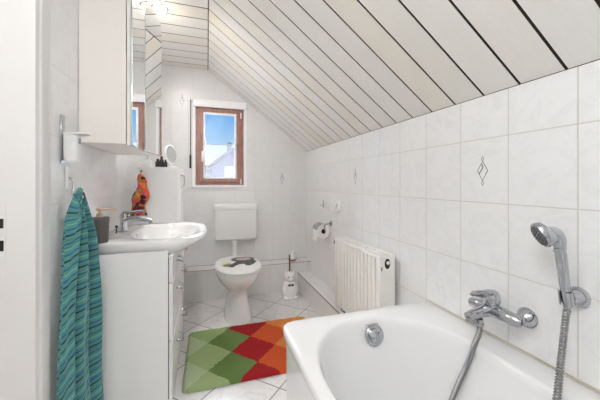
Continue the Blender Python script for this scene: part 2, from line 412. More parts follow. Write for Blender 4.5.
struct(MB().box(WX0 - 0.05, WX1 + 0.05, YB - 0.012, YB, WZ0 - 0.026, WZ0 - 0.0125).build('trim_4', 'tile_front', bevel=0.002, smooth=0))

bl = thing('roller_blind', 'white roller blind cassette across the top of the window', 'blind', (0.13, YB - 0.02, WZ1))
MB().box(WX0 - 0.022, WX1 + 0.025, YB - 0.028, YB - 0.0085, WZ1 - 0.030, WZ1 + 0.045).build('cassette', 'trim_glare', bl, bevel=0.004)
MB().tube([(-0.157, YB - 0.02, 2.00), (-0.158, YB - 0.02, 1.6), (-0.160, YB - 0.02, 1.42)], 0.004, 8).build('crank_rod', 'darkgrey', bl)
MB().lathe((-0.160, YB - 0.02, 1.29), [(0.003, 0), (0.010, 0.004), (0.010, 0.02), (0.005, 0.024), (0.009, 0.03), (0.009, 0.13), (0.005, 0.14)], n=12).build('crank_grip', 'darkgrey', bl)
MB().box(-0.165, -0.134, YB - 0.024, YB - 0.014, 1.985, 1.995).build('bracket', 'trim_glare', bl)

cu = thing('lace_curtain', 'half-height white lace curtain on a rod inside the window', 'curtain', (0.13, YB + 0.008, 1.21))
rows = []
for z in [1.208 + 0.333 * k / 24 for k in range(25)]:
    rows.append([(-0.022 + 0.328 * j / 60, YB + 0.004 + 0.004 * math.sin(j * 0.9), z - (0.006 * abs(math.sin(j * 0.55)) if z < 1.209 else 0)) for j in range(61)])
MB().loft(rows, False, False, False).build('lace', 'lace', cu)
MB().tube([(-0.030, YB + 0.004, 1.545), (0.294 + 0.02, YB + 0.004, 1.545)], 0.0035, 8).build('rod', 'darkgrey', cu)

# neighbouring house seen through the pane, standing on lower ground
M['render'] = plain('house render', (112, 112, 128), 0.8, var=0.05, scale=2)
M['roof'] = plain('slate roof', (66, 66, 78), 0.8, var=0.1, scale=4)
M['grass'] = plain('lawn', (84, 84, 82), 0.95, var=0.2, scale=2)
struct(MB().box(-40, 40, 6, 80, -3.6, -3.5).build('ground', 'grass', smooth=0))
hs = thing('house', 'grey gabled neighbouring house beyond the window', 'house', (0.8, 17, -3.5))
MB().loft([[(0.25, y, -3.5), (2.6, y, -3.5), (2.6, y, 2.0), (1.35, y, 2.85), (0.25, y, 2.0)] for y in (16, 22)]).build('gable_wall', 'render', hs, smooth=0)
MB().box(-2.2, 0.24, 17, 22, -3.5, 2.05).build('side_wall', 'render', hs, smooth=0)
rf = MB()
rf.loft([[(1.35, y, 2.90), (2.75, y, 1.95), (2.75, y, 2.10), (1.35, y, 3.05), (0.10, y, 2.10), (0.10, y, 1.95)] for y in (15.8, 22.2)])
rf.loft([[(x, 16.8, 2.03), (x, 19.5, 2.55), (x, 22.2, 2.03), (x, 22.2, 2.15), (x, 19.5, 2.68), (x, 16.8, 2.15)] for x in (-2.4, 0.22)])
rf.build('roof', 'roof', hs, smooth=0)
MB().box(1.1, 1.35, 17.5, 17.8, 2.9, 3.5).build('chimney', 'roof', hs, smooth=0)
MB().box(0.9, 1.7, 15.96, 15.99, 1.0, 2.0).build('window', 'trim_glare', hs, smooth=0)

# ------------------------------------------------------------------ ceiling spotlights
def spot(x, y, label):
    s_ = thing('recessed_spotlight', label, 'light', (x, y, ZTOP))
    MB().lathe((x, y, ZTOP - 0.006), [(0.041, 0.004), (0.042, 0.0), (0.050, 0.001), (0.053, 0.0055)], n=28, cap0=False, cap1=False).build('rim', 'chrome', s_)
    MB().lathe((x, y, ZTOP - 0.018), [(0.004, -0.016), (0.020, -0.012), (0.036, 0.002), (0.040, 0.017)], n=24).build('bulb', 'bulb', s_)
spot(-0.300, 2.14, 'glowing round spotlight in the flat boarded ceiling above the mirror cabinet')
def lamp(name, loc, power, size, col=(1, 0.95, 0.88), rot=(0, 0, 0), shape='DISK', sy=None):
    l = bpy.data.lights.new(name, 'AREA'); l.energy = power; l.size = size; l.shape = shape; l.color = col
    if sy: l.size_y = sy
    o = bpy.data.objects.new(name, l); COL.objects.link(o); o.location = loc; o.rotation_euler = rot
    return o
lamp('spot_light', (-0.300, 2.14, ZTOP - 0.038), 4.2, 0.06, (1, 0.97, 0.95))
# an opal globe added unseen behind the camera to brighten the room
GX, GY, GZ = -0.14, -0.02, ZTOP - 0.30
ol = thing('fill_globe', 'added fill light globe under the flat ceiling, out of view', 'lamp', (GX, GY, ZTOP))
MB().lathe((GX, GY, ZTOP - 0.03), [(0.045, 0.0), (0.055, 0.010), (0.055, 0.029)], n=32).build('ceiling_rose', 'trim_glare', ol)
MB().tube([(GX, GY, ZTOP - 0.03), (GX, GY, GZ + 0.125)], 0.006, 10).build('stem', 'chrome', ol)
t = NT('opal glass'); t.set(**{'Base Color': (0.95, 0.95, 0.95, 1), 'Emission Color': (0.94, 0.965, 1.0, 1), 'Emission Strength': 17.0}); M['opal'] = t.m
MB().sphere((GX, GY, GZ), 0.125, n=36).build('globe', 'opal', ol)
lamp('hall_fill', (-1.35, 0.7, 2.45), 7, 0.5, (1, 0.98, 0.96))  # fill light added out of view in the hall

# ------------------------------------------------------------------ bathtub
BX0, BX1, BY0, BY1, BZ = 0.299, XR - 0.001, YF + 0.002, 1.232, 0.544
bt = thing('bathtub', 'white built-in bathtub along the right wall', 'bathtub', (0.68, 0.36, 0))
OC, OHW, OFY, ORY, ONY = 0.648, 0.300, 0.80, 0.352, -0.08
NH, NS = 40, 16
def tubring(scale_w, yf, ry, yn, rn, z, cx=OC):
    """stadium: far half ellipse, straight side, near half ellipse, straight side"""
    pts = []
    for k in range(NH + 1):
        a = math.pi * k / NH; pts.append((cx + scale_w * math.copysign(abs(math.cos(a)) ** 0.92, math.cos(a)), yf + ry * abs(math.sin(a)) ** 0.92, z))
    for k in range(1, NS): pts.append((cx - scale_w, yf + (yn - yf) * k / NS, z))
    for k in range(NH + 1):
        a = math.pi + math.pi * k / NH; pts.append((cx + scale_w * math.copysign(abs(math.cos(a)) ** 0.92, math.cos(a)), yn - rn * abs(math.sin(a)) ** 0.92, z))
    for k in range(1, NS): pts.append((cx + scale_w, yn + (yf - yn) * k / NS, z))
    return pts
def rectring(inset, z):
    x0, x1, y0, y1 = BX0 + inset, BX1 - inset, BY0 + inset, BY1 - inset
    cx, hx = (x0 + x1) / 2, (x1 - x0) / 2; pts = []
    e = 2 / 16.0
    for k in range(NH + 1):
        a = math.pi * k / NH; ca, sa = math.cos(a), math.sin(a)
        pts.append((cx + hx * math.copysign(abs(ca) ** e, ca), OFY + (y1 - OFY) * abs(sa) ** e, z))
    for k in range(1, NS): pts.append((x0, OFY + (ONY - OFY) * k / NS, z))
    for k in range(NH + 1):
        a = math.pi + math.pi * k / NH; ca, sa = math.cos(a), math.sin(a)
        pts.append((cx + hx * math.copysign(abs(ca) ** e, ca), ONY - (ONY - y0) * abs(sa) ** e, z))
    for k in range(1, NS): pts.append((x1, ONY + (OFY - ONY) * k / NS, z))
    return pts
rings = [rectring(0.020, BZ - 0.042), rectring(0.003, BZ - 0.040), rectring(0.0, BZ - 0.034), rectring(0.0, BZ - 0.010), rectring(0.004, BZ - 0.003), rectring(0.011, BZ)]
o_ = OHW
rings += [tubring(o_ + 0.016, OFY, ORY + 0.008, ONY, 0.30, BZ), tubring(o_ + 0.007, OFY, ORY, ONY, 0.29, BZ - 0.002), tubring(o_, OFY, ORY - 0.008, ONY, 0.28, BZ - 0.009),
          tubring(o_ - 0.006, OFY, ORY - 0.016, ONY, 0.27, BZ - 0.030), tubring(o_ - 0.020, OFY, ORY - 0.035, ONY, 0.25, BZ - 0.09),
          tubring(o_ - 0.045, OFY, ORY - 0.085, ONY + 0.02, 0.21, BZ - 0.24), tubring(o_ - 0.062, OFY - 0.01, ORY - 0.125, ONY + 0.04, 0.17, BZ - 0.345),
          tubring(o_ - 0.085, OFY - 0.02, ORY - 0.165, ONY + 0.05, 0.12, BZ - 0.388), tubring(o_ - 0.125, OFY - 0.03, ORY - 0.21, ONY + 0.06, 0.07, BZ - 0.405),
          tubring(0.04, OFY - 0.04, 0.03, ONY + 0.1, 0.02, BZ - 0.412)]
MB().loft(rings, False, True).build('tub', 'acrylic', bt, smooth=50)
MB().box(BX0 + 0.024, BX0 + 0.044, BY0 + 0.02, BY1 - 0.024, 0.0, BZ - 0.043).box(BX0 + 0.044, BX1 - 0.002, BY1 - 0.044, BY1 - 0.024, 0.0, BZ - 0.043).build('apron', 'acrylic', bt, bevel=0.003)
ov = Vector((0.694, 1.1125, BZ - 0.062)); on = Vector((0.0, -0.95, 0.30)).normalized()
od = MB().lathe(ov, [(0.043, -0.006), (0.043, 0.004), (0.036, 0.010), (0.031, 0.010)], on, 36).build('overflow_drain', 'chrome', bt)
ux = Vector((1, 0, 0)); uz = on.cross(ux)
MB().lathe(ov + on * 0.009, [(0.028, 0.0), (0.029, 0.008), (0.014, 0.016), (0.002, 0.017)], on, 32).build('knob', 'chrome', od)
MB().obox(ov + on * 0.022 + uz * 0.010, ux, on, uz, 0.005, 0.012, 0.022).build('indicator', 'chrome', od, bevel=0.002)
# small pale maker's lettering strip above the overflow
mk = MB()
for q in range(7):
    mk.obox(Vector((0.664 + q * 0.0092, 1.1288, BZ - 0.022)), ux, Vector((0, -0.95, 0.3)).normalized(), uz, 0.0052, 0.002, 0.006)
mk.build('lettering', plain('grey print', (172, 170, 170), 0.4), bt, smooth=0)
struct(MB().box(XR - 0.004, XR - 0.0005, YF, BY1, BZ + 0.0005, BZ + 0.006).build('trim_5', plain('yellowed silicone', (206, 198, 176), 0.5), smooth=0))

# ------------------------------------------------------------------ bath mixer
MZ = 0.672
mx = thing('bath_mixer', 'chrome single-lever bath mixer on the right wall above the bathtub', 'tap', (XR, 0.81, MZ))
for yy in (0.735, 0.885):
    rr = MB().lathe((XR - 0.0005, yy, MZ), [(0.034, 0.0), (0.035, 0.006), (0.030, 0.016), (0.020, 0.026), (0.016, 0.030)], (-1, 0, 0), 36).build('rosette', 'chrome', mx)
    MB().lathe((XR - 0.030, yy, MZ), [(0.017, 0.0), (0.017, 0.022), (0.014, 0.024)], (-1, 0, 0), 6).build('union_nut', 'chrome', rr)
MB().tube([(1.012, 0.712, MZ), (1.008, 0.722, MZ), (1.004, 0.76, MZ + 0.004), (1.0, 0.81, MZ + 0.006), (1.004, 0.86, MZ + 0.004), (1.008, 0.898, MZ), (1.012, 0.908, MZ)],
          [0.014, 0.021, 0.023, 0.027, 0.023, 0.021, 0.014], 24).build('body', 'chrome', mx)
MB().tube([(1.0, 0.812, MZ + 0.002), (0.97, 0.812, MZ + 0.006), (0.935, 0.812, MZ + 0.003), (0.905, 0.812, MZ - 0.002), (0.890, 0.812, MZ - 0.006)],
          [(0.023, 0.025), (0.022, 0.025), (0.019, 0.023), (0.018, 0.021), (0.017, 0.019)], 20).build('spout', 'chrome', mx)
MB().lathe((0.904, 0.812, MZ - 0.012), [(0.0175, 0), (0.0175, 0.014), (0.013, 0.016)], (-0.25, 0, -1), 20).build('aerator', 'chrome', mx)
MB().lathe((1.0, 0.81, MZ + 0.022), [(0.026, 0), (0.026, 0.012), (0.030, 0.016), (0.031, 0.038), (0.026, 0.050), (0.010, 0.055)], (-0.22, 0, 1), 28).build('cartridge_cap', 'chrome', mx)
MB().tube([(0.985, 0.81, MZ + 0.062), (0.955, 0.812, MZ + 0.069), (0.930, 0.814, MZ + 0.073), (0.912, 0.816, MZ + 0.074), (0.906, 0.816, MZ + 0.074)],
          [(0.011, 0.024), (0.010, 0.022), (0.008, 0.018), (0.007, 0.015), (0.003, 0.008)], 16).build('lever', 'chrome', mx)
MB().lathe((0.935, 0.806, MZ - 0.016), [(0.012, 0.0), (0.012, 0.014), (0.014, 0.014), (0.014, 0.024)], (0, 0, -1), 12).build('diverter', 'chrome', mx)

# hand shower, its bracket and the hose
BR = Vector((XR, 0.587, 0.800))
br = thing('shower_bracket', 'chrome wall bracket holding the hand shower', 'holder', BR)
MB().lathe(BR + Vector((-0.0005, 0, 0)), [(0.030, 0), (0.031, 0.006), (0.026, 0.020), (0.016, 0.030), (0.012, 0.036)], (-1, 0, 0), 32).build('rosette', 'chrome', br)
sdir = Vector((-0.13, 0.035, 1.0)).normalized()          # handle axis
sc0 = BR + Vector((-0.047, 0.006, 0.0))
side = sdir.cross(Vector((1, 0, 0))).normalized()
clip = []
for j in range(17):
    a = R(-150) + R(300) * j / 16
    clip.append((math.cos(a), math.sin(a)))
e1 = (Vector((1, 0, 0)) - sdir * sdir.x).normalized(); e2 = sdir.cross(e1)
cm = MB()
rgs = []
for h in (-0.020, 0.020):
    outer = [sc0 + sdir * h + e1 * c_ * 0.019 + e2 * s_ * 0.019 for c_, s_ in clip]
    inner = [sc0 + sdir * h + e1 * c_ * 0.0145 + e2 * s_ * 0.0145 for c_, s_ in reversed(clip)]
    rgs.append(outer + inner)
cm.loft(rgs).obox(BR + Vector((-0.030, 0.003, 0)), Vector((1, 0, 0)), Vector((0, 1, 0)), Vector((0, 0, 1)), 0.012, 0.020, 0.026)
cm.build('clip', 'chrome', br, bevel=0.001)
hsx = thing('hand_shower', 'chrome hand shower resting in the wall bracket', 'shower', sc0)
hp = [sc0 + sdir * h for h in (-0.030, 0.0, 0.05, 0.10, 0.135)]
neck = hp[-1]
fdir = Vector((-0.72, 0.42, -0.45)).normalized()         # where the spray face looks
headc = neck + sdir * 0.050 + Vector((-0.043, 0.014, 0.008))
MB().tube(hp + [neck + sdir * 0.02 + Vector((-0.005, 0.002, 0))], [0.0095, 0.012, 0.0135, 0.0140, 0.0150, 0.0155], 20).build('handle', 'chrome', hsx)
hu = (sdir - fdir * sdir.dot(fdir)).normalized(); hv = fdir.cross(hu)
hd_ = MB()
def elring(cc, a_, b_, n=32): return [cc + hu * math.cos(2 * math.pi * k / n) * a_ + hv * math.sin(2 * math.pi * k / n) * b_ for k in range(n)]
hd_.loft([elring(headc - fdir * 0.026 - hu * 0.012, 0.014, 0.012), elring(headc - fdir * 0.020 - hu * 0.010, 0.026, 0.022), elring(headc - fdir * 0.008, 0.036, 0.031), elring(headc + fdir * 0.006, 0.040, 0.034), elring(headc + fdir * 0.012, 0.038, 0.032)])
hd_.tube(bez(neck + sdir * 0.012, neck + sdir * 0.04, headc - fdir * 0.018 + Vector((0.030, -0.006, 0.004)), headc - fdir * 0.012, 12), [0.0152 + 0.003 * math.sin(k / 12 * math.pi) for k in range(13)], 20)
head = hd_.build('spray_head', 'chrome', hsx)
fm = MB(); fm.loft([elring(headc + fdir * 0.0115, 0.034, 0.028), elring(headc + fdir * 0.016, 0.031, 0.026)])
fm.build('spray_face', plain('grey spray plate', (96, 98, 100), 0.35, var=0.05), head)
nz_ = MB()
for rr_, cnt in ((0.010, 6), (0.019, 12), (0.026, 18)):
    for k in range(cnt):
        a = 2 * math.pi * k / cnt
        nz_.lathe(headc + fdir * 0.0155 + hu * math.cos(a) * rr_ + hv * math.sin(a) * rr_ * 0.84, [(0.0014, 0), (0.001, 0.003)], fdir, 6)
nz_.build('nozzles', 'darkgrey', head)
hose_pts = catmull([(0.935, 0.806, MZ - 0.041), (0.934, 0.808, MZ - 0.070), (0.926, 0.822, 0.55), (0.915, 0.85, 0.45), (0.88, 0.875, 0.33), (0.84, 0.86, 0.235), (0.80, 0.80, 0.175), (0.79, 0.70, 0.158),
                    (0.83, 0.60, 0.165), (0.862, 0.570, 0.26), (0.890, 0.560, 0.40), (0.930, 0.562, 0.52), (0.975, 0.578, 0.61), (1.012, 0.590, 0.70), (1.024, 0.5915, 0.75), tuple(sc0 - sdir * 0.034)], 40)
# resample evenly and give the tube its spiral ribs
L_ = [0.0]
for a, b in zip(hose_pts, hose_pts[1:]): L_.append(L_[-1] + (b - a).length)
step = 0.0016; pts = []; j = 0; sdist = 0.0
while sdist < L_[-1]:
    while L_[j + 1] < sdist: j += 1
    f_ = (sdist - L_[j]) / max(1e-9, L_[j + 1] - L_[j]); pts.append(hose_pts[j].lerp(hose_pts[j + 1], f_)); sdist += step
rad = [0.0100 if (k % 5) in (1, 2, 3) else 0.0074 for k in range(len(pts))]
tag(MB().tube(pts, rad, 10).build('shower_hose', 'hose', origin=(0.935, 0.806, MZ), smooth=60), 'ribbed steel shower hose looping from the bath mixer to the hand shower', 'hose')

# ------------------------------------------------------------------ radiator
RX0, RX1, RY0, RY1, RZ0, RZ1 = 0.945, 1.046, 1.462, 2.072, 0.205, 0.722
rd = thing('radiator', 'white ribbed panel radiator on the right wall behind the bathtub', 'radiator', ((RX0 + RX1) / 2, (RY0 + RY1) / 2, RZ0))
prof = []
nrib = 13; pw = (RY1 - RY0 - 0.02) / nrib
yy = RY0 + 0.01
prof.append((RX0 + 0.001, RY0 + 0.002))
for k in range(nrib):
    prof += [(RX0 + 0.003, yy + 0.001), (RX0, yy + 0.006), (RX0, yy + pw - 0.022), (RX0 + 0.003, yy + pw - 0.019), (RX0 + 0.026, yy + pw - 0.018), (RX0 + 0.026, yy + pw - 0.0005)]
    yy += pw
prof += [(RX0, yy), (RX0 + 0.001, RY1 - 0.002), (RX0 + 0.030, RY1 - 0.002), (RX0 + 0.030, RY0 + 0.002)]
MB().loft([[(x, y, z) for x, y in prof] for z in (RZ0 + 0.01, RZ1 - 0.016)]).build('front_panel', 'rad', rd, smooth=25)
MB().box(RX1 - 0.018, RX1, RY0 + 0.004, RY1 - 0.004, RZ0 + 0.01, RZ1 - 0.016).build('rear_panel', 'rad', rd, bevel=0.003)
fin = MB()
for k in range(30):
    y = RY0 + 0.02 + (RY1 - RY0 - 0.04) * k / 29
    fin.box(RX0 + 0.032, RX1 - 0.020, y - 0.001, y + 0.001, RZ0 + 0.03, RZ1 - 0.03)
fin.build('convector_fins', 'rad', rd, smooth=0)
sd = MB().box(RX0 - 0.001, RX1 + 0.001, RY0 - 0.003, RY0 + 0.002, RZ0, RZ1).build('side_cover', 'rad', rd, bevel=0.002)
sc1 = Vector(((RX0 + RX1) / 2 + 0.000, RY0 - 0.003, RZ1 - 0.046))
MB().loft([[(sc1.x + 0.018 * math.cos(a), y, sc1.z + 0.030 * math.sin(a)) for a in [2 * math.pi * k / 24 for k in range(24)]] for y in (RY0 - 0.0045, RY0 - 0.002)]).build('vent_hole', 'dark', sd)
MB().lathe(sc1 + Vector((0.002, -0.001, 0.006)), [(0.010, 0), (0.010, 0.006), (0.004, 0.008)], (0, -1, 0), 16).build('vent_plug', 'rad', sd)
MB().box(RX0 + 0.010, RX0 + 0.016, RY0 - 0.0042, RY0 - 0.002, RZ1 - 0.085, RZ1 - 0.062).build('slot', 'darkgrey', sd)
MB().box(RX0 - 0.001, RX1 + 0.001, RY1 - 0.002, RY1 + 0.003, RZ0, RZ1).build('side_cover', 'rad', rd, bevel=0.002)
tg = MB()
tg.box(RX0 - 0.002, RX0 + 0.014, RY0, RY1, RZ1 - 0.016, RZ1).box(RX1 - 0.014, RX1 + 0.002, RY0, RY1, RZ1 - 0.016, RZ1)
tg.box(RX0 + 0.047, RX0 + 0.053, RY0, RY1, RZ1 - 0.006, RZ1)
n_ = 13
for k in range(n_ + 1):
    y = RY0 + 0.006 + (RY1 - RY0 - 0.012) * k / n_
    tg.box(RX0 + 0.013, RX1 - 0.013, y - 0.010, y + 0.010, RZ1 - 0.005, RZ1 - 0.0005)
tg.build('top_grille', 'rad', rd, bevel=0.001, smooth=0)
vv_ = MB().lathe((0.995, RY1 + 0.003, RZ1 - 0.045), [(0.010, 0), (0.010, 0.02), (0.014, 0.022), (0.014, 0.05), (0.010, 0.052), (0.010, 0.07)], (0, 1, 0), 14).build('valve', 'brass', rd)
MB().tube([(0.995, RY1 + 0.06, RZ1 - 0.045), (1.03, RY1 + 0.06, RZ1 - 0.045), (XR - 0.001, RY1 + 0.06, RZ1 - 0.045)], 0.009, 12).build('pipe', 'brass', vv_)
MB().lathe((0.990, RY1 + 0.045, RZ1 - 0.045), [(0.010, 0), (0.014, 0.006), (0.014, 0.030), (0.011, 0.034)], (-1, 0, 0), 18).build('lockshield_cap', 'brass', vv_)
for yy in (RY0 + 0.12, RY1 - 0.12):
    MB().box(RX1 + 0.0005, XR - 0.0005, yy - 0.015, yy + 0.015, RZ0 + 0.05, RZ1 - 0.08).build('wall_bracket', 'rad', rd)
MB().box(0.956, 0.968, 1.90, 1.99, BENCH_Z + 0.0015, RZ0 + 0.012).build('foot', 'darkgrey', rd, bevel=0.002)

# ------------------------------------------------------------------ toilet
TX = 0.256
tl = thing('toilet', 'white floor-standing toilet in front of the back wall', 'toilet', (TX, 2.6, 0))
def egg(hw, yf, yb, cy, z, n=48, e=2.2):
    out = []
    for k in range(n):
        a = 2 * math.pi * k / n; ca, sa = math.cos(a), math.sin(a)
        x = TX + hw * math.copysign(abs(ca) ** (2 / e), ca); s_ = math.copysign(abs(sa) ** (2 / e), sa)
        out.append((x, cy + (yb - cy) * s_ if s_ > 0 else cy + (cy - yf) * s_, z))
    return out
MB().loft([egg(0.118, 2.372, 2.88, 2.60, 0.0), egg(0.116, 2.376, 2.88, 2.60, 0.02), egg(0.104, 2.398, 2.87, 2.60, 0.07), egg(0.090, 2.425, 2.86, 2.60, 0.13), egg(0.080, 2.445, 2.86, 2.61, 0.19),
           egg(0.084, 2.448, 2.86, 2.62, 0.225), egg(0.105, 2.425, 2.87, 2.62, 0.255), egg(0.140, 2.375, 2.88, 2.61, 0.295), egg(0.166, 2.335, 2.89, 2.60, 0.335), egg(0.180, 2.312, 2.90, 2.60, 0.37), egg(0.184, 2.306, 2.90, 2.60, 0.398),
           egg(0.178, 2.312, 2.895, 2.60, 0.404)]).build('bowl', 'ceramic', tl, smooth=60)
MB().loft([egg(0.186, 2.300, 2.86, 2.58, 0.406), egg(0.192, 2.293, 2.865, 2.58, 0.410), egg(0.192, 2.293, 2.865, 2.58, 0.420), egg(0.188, 2.298, 2.862, 2.58, 0.424)]).build('seat', 'plastic', tl, smooth=60)
LT = 0.448
ld = MB().loft([egg(0.189, 2.297, 2.862, 2.58, 0.425), egg(0.195, 2.289, 2.868, 2.58, 0.430), egg(0.195, 2.289, 2.868, 2.58, 0.440), egg(0.189, 2.297, 2.862, 2.58, 0.445), egg(0.170, 2.322, 2.84, 2.58, LT), egg(0.05, 2.50, 2.68, 2.58, LT)]).build('lid', 'plastic', tl, smooth=60)
def patch(poly, mat, z): MB().prism(poly, z - 0.0004, z + 0.0006).build('picture', mat, ld, smooth=0)
def ell(cx, cy, a_, b_, n=28, rot=0.0): return [(cx + a_ * math.cos(2 * math.pi * k / n) * math.cos(rot) - b_ * math.sin(2 * math.pi * k / n) * math.sin(rot), cy + a_ * math.cos(2 * math.pi * k / n) * math.sin(rot) + b_ * math.sin(2 * math.pi * k / n) * math.cos(rot)) for k in range(n)]
M['ink'] = plain('dark print', (70, 70, 74), 0.35, var=0.15, scale=40)
M['pink'] = plain('pink print', (206, 178, 176), 0.35)
M['olive'] = plain('olive print', (150, 146, 92), 0.35, var=0.3, scale=30)
M['lemon'] = plain('pale yellow print', (226, 222, 170), 0.35)
patch(ell(TX + 0.055, 2.70, 0.105, 0.085, rot=-0.1), 'ink', LT + 0.0006)
patch(ell(TX + 0.060, 2.705, 0.068, 0.050, rot=-0.1), 'pink', LT + 0.0016)
patch([(TX - 0.01, 2.63), (TX + 0.06, 2.615), (TX + 0.15, 2.645), (TX + 0.165, 2.60), (TX + 0.135, 2.53), (TX + 0.085, 2.48), (TX + 0.055, 2.50), (TX + 0.055, 2.545), (TX + 0.01, 2.545), (TX - 0.03, 2.50), (TX - 0.05, 2.46), (TX - 0.085, 2.48), (TX - 0.09, 2.52), (TX - 0.05, 2.57)], 'ink', LT + 0.0011)
patch([(TX - 0.06, 2.58), (TX - 0.085, 2.49), (TX - 0.12, 2.50), (TX - 0.135, 2.54), (TX - 0.10, 2.57)], 'olive', LT + 0.0016)
patch([(TX - 0.06, 2.62), (TX - 0.07, 2.575), (TX - 0.14, 2.56), (TX - 0.15, 2.60), (TX - 0.10, 2.64)], 'lemon', LT + 0.0006)
for sx in (-0.07, 0.07): MB().lathe((TX + sx - 0.02, 2.868, 0.425), [(0.012, 0), (0.012, 0.04)], (1, 0, 0), 14).build('hinge', 'plastic', tl)
ci = thing('cistern', 'white plastic wall cistern above the toilet', 'cistern', (0.28, 3.07, 0.58))
def rbox(x0, x1, y0, y1, z, e=9): return ring((x0 + x1) / 2, (y0 + y1) / 2, (x1 - x0) / 2, (y1 - y0) / 2, z, 64, e)
MB().loft([rbox(0.085, 0.475, 3.03, YB - 0.001, 0.560), rbox(0.074, 0.485, 3.005, YB - 0.001, 0.578), rbox(0.066, 0.490, 2.995, YB - 0.001, 0.66), rbox(0.064, 0.492, 2.992, YB - 0.001, 0.870)]).build('tank', 'plastic', ci)
MB().loft([rbox(0.060, 0.496, 2.988, YB - 0.001, 0.8705), rbox(0.058, 0.498, 2.985, YB - 0.001, 0.876), rbox(0.058, 0.498, 2.985, YB - 0.001, 0.905), rbox(0.062, 0.494, 2.990, YB - 0.001, 0.924), rbox(0.075, 0.48, 3.01, YB - 0.004, 0.929)]).build('cistern_lid', 'plastic', ci)
MB().box(0.235, 0.325, 3.035, 3.085, 0.9285, 0.940).build('flush_button', 'plastic', ci, bevel=0.004)
MB().tube([(0.268, 3.045, 0.560), (0.268, 3.045, 0.40), (0.265, 3.03, 0.345), (0.262, 2.99, 0.325), (0.258, 2.94, 0.32), (0.256, 2.895, 0.32)], 0.022, 16).build('flush_pipe', 'plastic', ci)
MB().lathe((0.268, 3.045, 0.535), [(0.030, 0), (0.030, 0.0245)], n=20).build('pipe_nut', 'plastic', ci)

# toilet brush in a white cat-shaped holder
BC = Vector((0.785, 2.815, 0.0))
bh = thing('toilet_brush', 'white ceramic cat-shaped toilet brush holder on the floor beside the toilet', 'toilet brush', BC)
fig = MB().lathe(BC, [(0.060, 0), (0.066, 0.012), (0.068, 0.05), (0.062, 0.10), (0.052, 0.135), (0.042, 0.150)], n=28)
fig.sphere(BC + Vector((0, -0.004, 0.185)), 0.052, 0.048, 0.048)
for sx in (-1, 1):
    fig.lathe(BC + Vector((sx * 0.033, -0.002, 0.212)), [(0.018, 0), (0.011, 0.018), (0.002, 0.034)], (sx * 0.25, 0, 1), 14)
    fig.sphere(BC + Vector((sx * 0.044, -0.045, 0.016)), 0.024, 0.030, 0.016, 14)
    fig.sphere(BC + Vector((sx * 0.055, -0.025, 0.075)), 0.018, 0.022, 0.045, 14)
fig.sphere(BC + Vector((0, -0.050, 0.172)), 0.022, 0.016, 0.016, 14)
fg = fig.build('holder', 'ceramic', bh)
for sx in (-1, 1): MB().sphere(BC + Vector((sx * 0.020, -0.047, 0.196)), 0.006, 0.004, 0.005, 10).build('eye', 'slate', fg)
for sx in (-1, 1): MB().sphere(BC + Vector((sx * 0.013, -0.052, 0.126)), 0.015, 0.010, 0.010, 12).build('bow', 'slate', fg)
MB().tube([BC + Vector((0.008, 0.02, 0.20)), BC + Vector((0.008, 0.022, 0.30)), BC + Vector((0.008, 0.022, 0.375))], [0.006, 0.008, 0.008], 12).build('brush_handle', plain('brown handle', (110, 92, 84), 0.4), bh)
bh.scale = (1.12, 1.12, 1.12)
CC = Vector((0.888, 3.065, LEDGE_Z + 0.0015))
cn = thing('ceramic_cone', 'small white cone on a terracotta dish at the right end of the back ledge', 'ornament', CC)
MB().lathe(CC, [(0.030, 0), (0.042, 0.008), (0.044, 0.018), (0.038, 0.019)], n=24).build('dish', 'terracotta', cn)
MB().lathe(CC, [(0.036, 0.0195), (0.034, 0.035), (0.020, 0.065), (0.011, 0.085), (0.009, 0.105), (0.004, 0.112)], n=24).build('cone', 'ceramic', cn)

# toilet roll holder, roll, small hooks on the right wall
th = thing('toilet_roll_holder', 'chrome toilet roll holder with a flap on the right wall', 'holder', (XR, 2.50, 0.78))
RC = Vector((1.004, 2.50, 0.706))
MB().lathe((XR - 0.0005, 2.44, 0.775), [(0.024, 0), (0.024, 0.008), (0.018, 0.012)], (-1, 0, 0), 24).build('wall_plate', 'chrome', th)
MB().tube(catmull([(XR - 0.01, 2.44, 0.775), (1.04, 2.438, 0.775), (1.012, 2.437, 0.765), (1.008, 2.437, 0.735), (1.008, 2.44, 0.716), (1.008, 2.455, 0.712), (1.008, 2.56, 0.712)], 8), 0.006, 10).build('arm', 'chrome', th)
fl_ = []
for y in (2.445, 2.558):
    oo = [(RC.x + 0.073 * math.cos(a), y, RC.z + 0.073 * math.sin(a)) for a in [R(65) + R(100) * k / 12 for k in range(13)]]
    ii = [(RC.x + 0.070 * math.cos(a), y, RC.z + 0.070 * math.sin(a)) for a in [R(165) - R(100) * k / 12 for k in range(13)]]
    fl_.append(oo + ii)
MB().loft(fl_).build('flap', 'chrome', th)
tr_ = thing('toilet_roll', 'white toilet paper roll hanging in the chrome holder', 'toilet paper', RC)
prof2 = [(0.022, 0.0), (0.062, 0.0), (0.064, 0.003), (0.064, 0.097), (0.062, 0.10), (0.022, 0.10), (0.022, 0.0)]
MB().lathe((RC.x, 2.452, RC.z), prof2, (0, 1, 0), 40, False, False).build('paper', 'paper', tr_)
MB().lathe((RC.x, 2.4525, RC.z), [(0.0215, 0), (0.0215, 0.099), (0.0205, 0.099), (0.0205, 0), (0.0215, 0)], (0, 1, 0), 28, False, False).build('core', 'card', tr_)
MB().box(RC.x - 0.0645, RC.x - 0.0636, 2.455, 2.549, RC.z - 0.085, RC.z).build('loose_sheet', 'paper', tr_, smooth=0)

